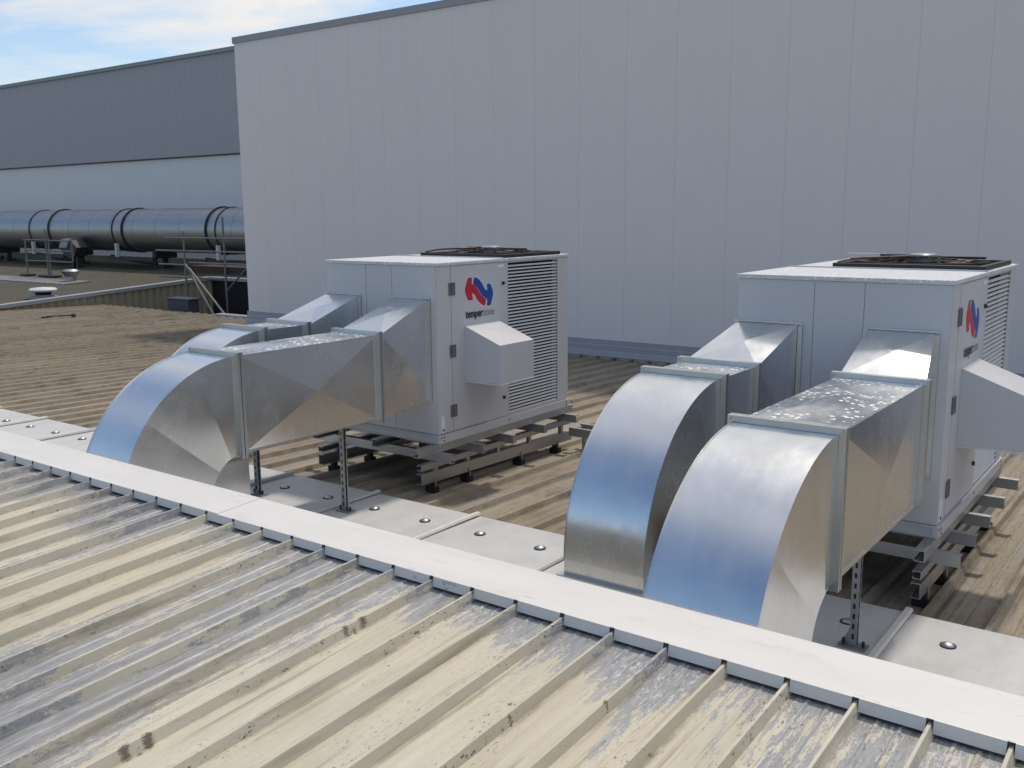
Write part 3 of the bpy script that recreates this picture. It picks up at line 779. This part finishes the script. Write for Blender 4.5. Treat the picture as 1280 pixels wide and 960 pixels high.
CL, CR = Vector((-5.122, 5.935, -1.896)), Vector((-1.188, 5.788, -1.892))
u1 = make_unit()
u2 = copy_tree(u1)
u1.location = CL; u2.location = CR
tag(u1, 'left rooftop air conditioner, whose red and blue logo side is seen wide open', 'air conditioner')
tag(u2, 'right rooftop air conditioner, nearer the camera, its logo side seen edge-on at the picture edge', 'air conditioner')

# ------------------------------------------------------------------ supporting frames
def make_frame():
    t = thing('equipment_stand', (0, 0, 0), 'x', 'steel frame', 'steel frames under the air conditioners')
    def cy(xb, sgn, w, z0, h, ya, yb):       # channel along y, back at xb, opening towards sgn
        return lambda b: b.prism([(xb+sgn*u, z0+v) for u, v in cprof(w, h)], 'y', ya, yb)
    one('top_rail', M['frame'], cy(.004, -1, .06, -.070, .069, -.26, 2.06), t)
    one('top_rail', M['frame'], cy(-.61, 1, .06, -.070, .069, -.17, 2.06), t)
    one('top_rail', M['frame'], cy(-W-.004, 1, .06, -.070, .069, -.24, 2.06), t)
    for y in (.0, .43, .87, 1.37, 1.92):
        one('cross_beam', M['frame'], lambda b: b.prism([(y-.02+u, -.146+v) for u, v in cprof(.05, .075)], 'x', -W-.18, .145), t)
    for xb, sg in ((-.02, -1), (-W+.02, 1)):
        one('upper_strut', M['frame'], cy(xb, sg, .05, -.197, .050, -.20, 2.05), t)
        def low(b):
            p = cprof(.055, .095)
            n = len(p)
            v0 = [(xb+sg*u, -.20, -.312+v-.004) for u, v in p]; v1 = [(xb+sg*u, 2.08, -.312+v-.058) for u, v in p]
            b.add(v0+v1, [tuple(range(n))[::-1], tuple(range(n, 2*n))]+[(i, (i+1) % n, n+(i+1) % n, n+i) for i in range(n)])
        lo = one('lower_strut', M['frame'], low, t)
        for y in (.0, .43, .87, 1.37, 1.92):
            dz = -.004-(y+.2)/2.28*.054
            one('wedge_post', M['frame'], lambda b: b.box(xb+sg*.012, xb+sg*.045, y-.02, y+.02, -.217+dz-.001, -.1975), t)
        for y in (-.04, .42, 1.20, 1.82):
            zt = -.312-.004-(y+.2)/2.28*.054
            zr = -.372-y*FRS
            f = one('foot', M['rubber'], lambda b: (b.box(xb+sg*.005, xb+sg*.050, y-.022, y+.022, zr-.012, zt), b.box(xb-sg*.025, xb+sg*.075, y-.03, y+.03, zr-.05, zr+.012)), t)
            one('foot_bolt', M['frame'], lambda b: b.cyl((xb-sg*.010, y, zr), (xb-sg*.010, y, zt+.03), .007, n=8), f)
    return t
f1 = make_frame(); f2 = copy_tree(f1)
f1.location = CL; f2.location = CR
tag(f1, 'steel channel frame on small feet under the left air conditioner', 'steel frame')
tag(f2, 'steel channel frame on small feet under the right air conditioner', 'steel frame')

def tray():
    t = thing('cable_tray', (-3.7, 7.98, -2.12), 'low galvanised rail tray leading right from the back of the left frame', 'cable tray')
    ya, yb = 7.90, 8.14
    for y in (ya, yb):
        one('side_rail', M['frame'], lambda b: b.prism([(y+(u if y == ya else -u), -2.20+v) for u, v in cprof(.03, .085)], 'x', -5.10, -2.30), t)
    one('rung', M['frame'], lambda b: [b.box(x-.02, x+.02, ya+.007, yb-.007, -2.19, -2.175) for x in [-5.0+.3*i for i in range(10)]], t)
    for x in (-4.95, -3.7, -2.45): one('tray_leg', M['frame'], lambda b: b.box(x-.02, x+.02, ya+.04, yb-.04, rib_z(8)-.04, -2.201), t)
tray()

# ------------------------------------------------------------------ ducts
def crossbreak(b, q, bulge, mi=0):
    """quad q split to a raised centre, as sheet metal is cross-broken"""
    c = sum((Vector(p) for p in q), Vector())/4
    n = (Vector(q[2])-Vector(q[0])).cross(Vector(q[3])-Vector(q[1])).normalized()
    c = c+n*bulge
    b.add(list(q)+[c], [(0, 1, 4), (1, 2, 4), (2, 3, 4), (3, 0, 4)], mi)

def make_duct(corner, xr, xl, y1, y2, zt, zb, hr, hl, Rin, label, ztail=-2.226, drop=0.0, spot=True, hood_zt=-.69, hood_zb=-1.52):
    """corner: unit corner; xr/xl duct sides; y1 elbow flange, y2 hood flange; hr/hl hood sides on the cabinet"""
    fy = corner.y
    t = thing('air_duct', (xr, y1, ztail), label, 'air duct', 'galvanised ducts into the air conditioners')
    Rout = Rin+(zt-zb)
    cz = zb-Rin
    cy = y1
    n = 36
    arc = [(cy-Rout*math.sin(a), cz+Rout*math.cos(a)) for a in [math.pi/2*i/n for i in range(n+1)]]
    iarc = [(cy-Rin*math.sin(a), cz+Rin*math.cos(a)) for a in [math.pi/2*i/n for i in range(n+1)]]
    # elbow: wrapper sheets
    b = MB()
    for i in range(n):
        (ya, za), (yb, zb_) = arc[i], arc[i+1]
        b.face([(xl, ya, za), (xr, ya, za), (xr, yb, zb_), (xl, yb, zb_)])
        (ya, za), (yb, zb_) = iarc[i], iarc[i+1]
        b.face([(xr, ya, za), (xl, ya, za), (xl, yb, zb_), (xr, yb, zb_)])
    el = b.build('elbow', M['galv'], t, smooth=30, clean=False)
    # elbow cheeks, dished in facets between creases that fan out from the throat
    e = .007
    for x, s in ((xr, 1), (xl, -1)):
        b = MB()
        ang = [0, 22, 50, 90]
        def P(r, a, d=0): return (x+s*d, cy-r*math.sin(a), cz+r*math.cos(a))
        Ro = Rout+e; Ri = max(Rin-e*.3, .01)
        dd = [0.0, .016, -.008, 0.0]
        for j in range(3):
            a0, a1 = RAD(ang[j]), RAD(ang[j+1]); m = 10
            rs = [Ri, Ri+.30*(Ro-Ri), Ri+.65*(Ro-Ri), Ro]; wt = [0, .9, 1.0, 0]
            vs = []
            for k in range(m+1):
                t_ = k/m; aa = a0+(a1-a0)*t_; dv = dd[j]+(dd[j+1]-dd[j])*t_
                for r_, w_ in zip(rs, wt): vs.append(P(r_, aa, dv*w_))
            fs = []
            for k in range(m):
                for q_ in range(3):
                    f_ = (k*4+q_, (k+1)*4+q_, (k+1)*4+q_+1, k*4+q_+1)
                    fs.append(f_ if s > 0 else f_[::-1])
            b.add(vs, fs)
        b.build('elbow_cheek', M['galv'], el, smooth=80, clean=False, weld=False)
    # straight drop below the elbow
    yo, yi = cy-Rout, cy-Rin
    one('drop_leg', M['galv'], lambda b: (b.face([(xl, yo, cz), (xr, yo, cz), (xr, yo, ztail), (xl, yo, ztail)]), b.face([(xr, yi, cz), (xl, yi, cz), (xl, yi, ztail), (xr, yi, ztail)]),
                                         b.face([(xr, yo, cz), (xr, yi, cz), (xr, yi, ztail), (xr, yo, ztail)]), b.face([(xl, yi, cz), (xl, yo, cz), (xl, yo, ztail), (xl, yi, ztail)])), t)
    def ringxz(b, y, d, h=.030):
        b.box(xl-h, xr+h, y, y+d, zt+.0004, zt+h); b.box(xl-h, xr+h, y, y+d, zb-h, zb-.0004)
        b.box(xl-h, xl-.0004, y, y+d, zb, zt); b.box(xr+.0004, xr+h, y, y+d, zb, zt)
    def ringxy(b, z, d, h=.030):
        b.box(xl-h, xr+h, yo-h, yo-.0004, z, z+d); b.box(xl-h, xr+h, yi+.0004, yi+h, z, z+d)
        b.box(xl-h, xl-.0004, yo, yi, z, z+d); b.box(xr+.0004, xr+h, yo, yi, z, z+d)
    for y in (y1, y2):
        fl = one('flange', M['flange'], lambda b: (ringxz(b, y-.022, .019), ringxz(b, y+.003, .019)), t)
        one('gasket', M['hole'], lambda b: ringxz(b, y-.003, .006, .026), fl)
        one('corner_bolt', M['frame'], lambda b: [b.cyl((xx, y-.030, zz), (xx, y+.030, zz), .006, n=6) for xx in (xl-.016, xr+.016) for zz in (zb-.016, zt+.016)], fl)
    fl = one('flange', M['flange'], lambda b: (ringxy(b, cz-drop-.022, .019), ringxy(b, cz-drop+.003, .019)), t)
    # straight section
    b = MB(); ya, yb = y1+.022, y2-.022
    q = dict(r=[(xr, ya, zb), (xr, yb, zb), (xr, yb, zt), (xr, ya, zt)], l=[(xl, yb, zb), (xl, ya, zb), (xl, ya, zt), (xl, yb, zt)],
             t=[(xl, ya, zt), (xr, ya, zt), (xr, yb, zt), (xl, yb, zt)], b=[(xr, ya, zb), (xl, ya, zb), (xl, yb, zb), (xr, yb, zb)])
    bu = .029 if yb-ya > .6 else .010
    for k in q: crossbreak(b, q[k], bu*(.8 if k == 't' else 1))
    b.box(xr-.012, xr+.004, ya, yb, zt+.001, zt+.006); b.box(xr+.0005, xr+.005, ya, yb, zb-.004, zb+.010)
    b.build('duct_section', M['galv_spot'] if spot else M['galv'], t, clean=False)
    # transition hood
    b = MB(); ya, yb = y2+.022, fy-.004
    A = [(xl, ya, zb), (xr, ya, zb), (xr, ya, zt), (xl, ya, zt)]
    B = [(hl, yb, hood_zb), (hr, yb, hood_zb), (hr, yb, hood_zt), (hl, yb, hood_zt)]
    crossbreak(b, [A[3], A[2], B[2], B[3]], .017)
    crossbreak(b, [A[1], B[1], B[2], A[2]], .018)
    crossbreak(b, [B[0], A[0], A[3], B[3]], .008)
    crossbreak(b, [A[0], B[0], B[1], A[1]], .006)
    b.build('transition_hood', M['galv'], t, clean=False)
    h = .028
    one('collar', M['flange'], lambda b: (b.box(hl-h, hr+h, yb-.004, yb+.003, hood_zt+.0005, hood_zt+.012), b.box(hl-h, hr+h, yb-.004, yb+.003, hood_zb-h, hood_zb-.0005),
                                          b.box(hl-h, hl-.0005, yb-.004, yb+.003, hood_zb, hood_zt), b.box(hr+.0005, hr+h, yb-.012, yb+.003, hood_zb, hood_zt-.01)), t)
    return t

def ducts():
    for (c, d1, d2, la, lb) in (
        (CL, (-1.98, -.665), (-.985, -.53), 'front galvanised duct of the left air conditioner, with dark creased side and blue-lit elbow', 'rear galvanised duct of the left air conditioner, mostly hidden behind the front duct'),
        (CR, (-1.86, -.47), (-.92, -.455), 'largest galvanised duct, at right, with white spots on top and a tan-lit side', 'left-hand galvanised duct of the right air conditioner, standing nearer the middle of the picture'),
    ):
        make_duct(c, c.x-.012, c.x-.472, c.y+d1[0], c.y+d1[1], -.912, -1.560, c.x-.080, c.x-.452, .250, la)
        make_duct(c, c.x-.955, c.x-1.420, c.y+d2[0], c.y+d2[1], -.905, -1.560, c.x-.87, c.x-1.262, .215, lb, drop=.10)
ducts()

# ------------------------------------------------------------------ slotted posts under the ducts
def duct_post(x, y, ztop, label):
    zf = -2.225-(y-4.5)*.012
    t = thing('support_post', (x, y, zf), label, 'post', 'slotted steel posts under the ducts')
    def po(b):
        b.prism([(x-.019+u, y-.019+v) for u, v in cprof(.038, .038, .004, .010)], 'z', zf+.012, ztop)
        for i in range(int((ztop-zf-.1)/.055)+1):
            z = zf+.05+.055*i
            b.box(x-.006, x+.006, y-.0202, y-.0192, z, z+.028, 1)
            b.box(x+.0192, x+.0202, y-.008, y+.008, z, z+.028, 1)
    one('post', [M['post'], M['hole']], po, t)
    one('base_plate', M['post'], lambda b: (b.box(x-.07, x+.07, y-.04, y+.04, zf+.001, zf+.012)), t)
    one('gusset', M['post'], lambda b: b.prism([(x-.022, zf+.10), (x-.06, zf+.012), (x-.022, zf+.012)], 'y', y-.003, y+.003), t)
    one('anchor_bolt', M['darksteel'], lambda b: [b.cyl((x+s*.05, y, zf+.01), (x+s*.05, y, zf+.04), .009, n=6) for s in (-1, 1)], t)
    return t
duct_post(-5.205, 4.93, -1.566, 'slotted post standing alone under the front duct of the left air conditioner')
duct_post(-6.11, 4.84, -1.566, 'dark slotted post beside the throat of the front elbow at left')
duct_post(-1.345, 4.80, -1.566, 'slotted post under the largest duct at right, before the black shadow')
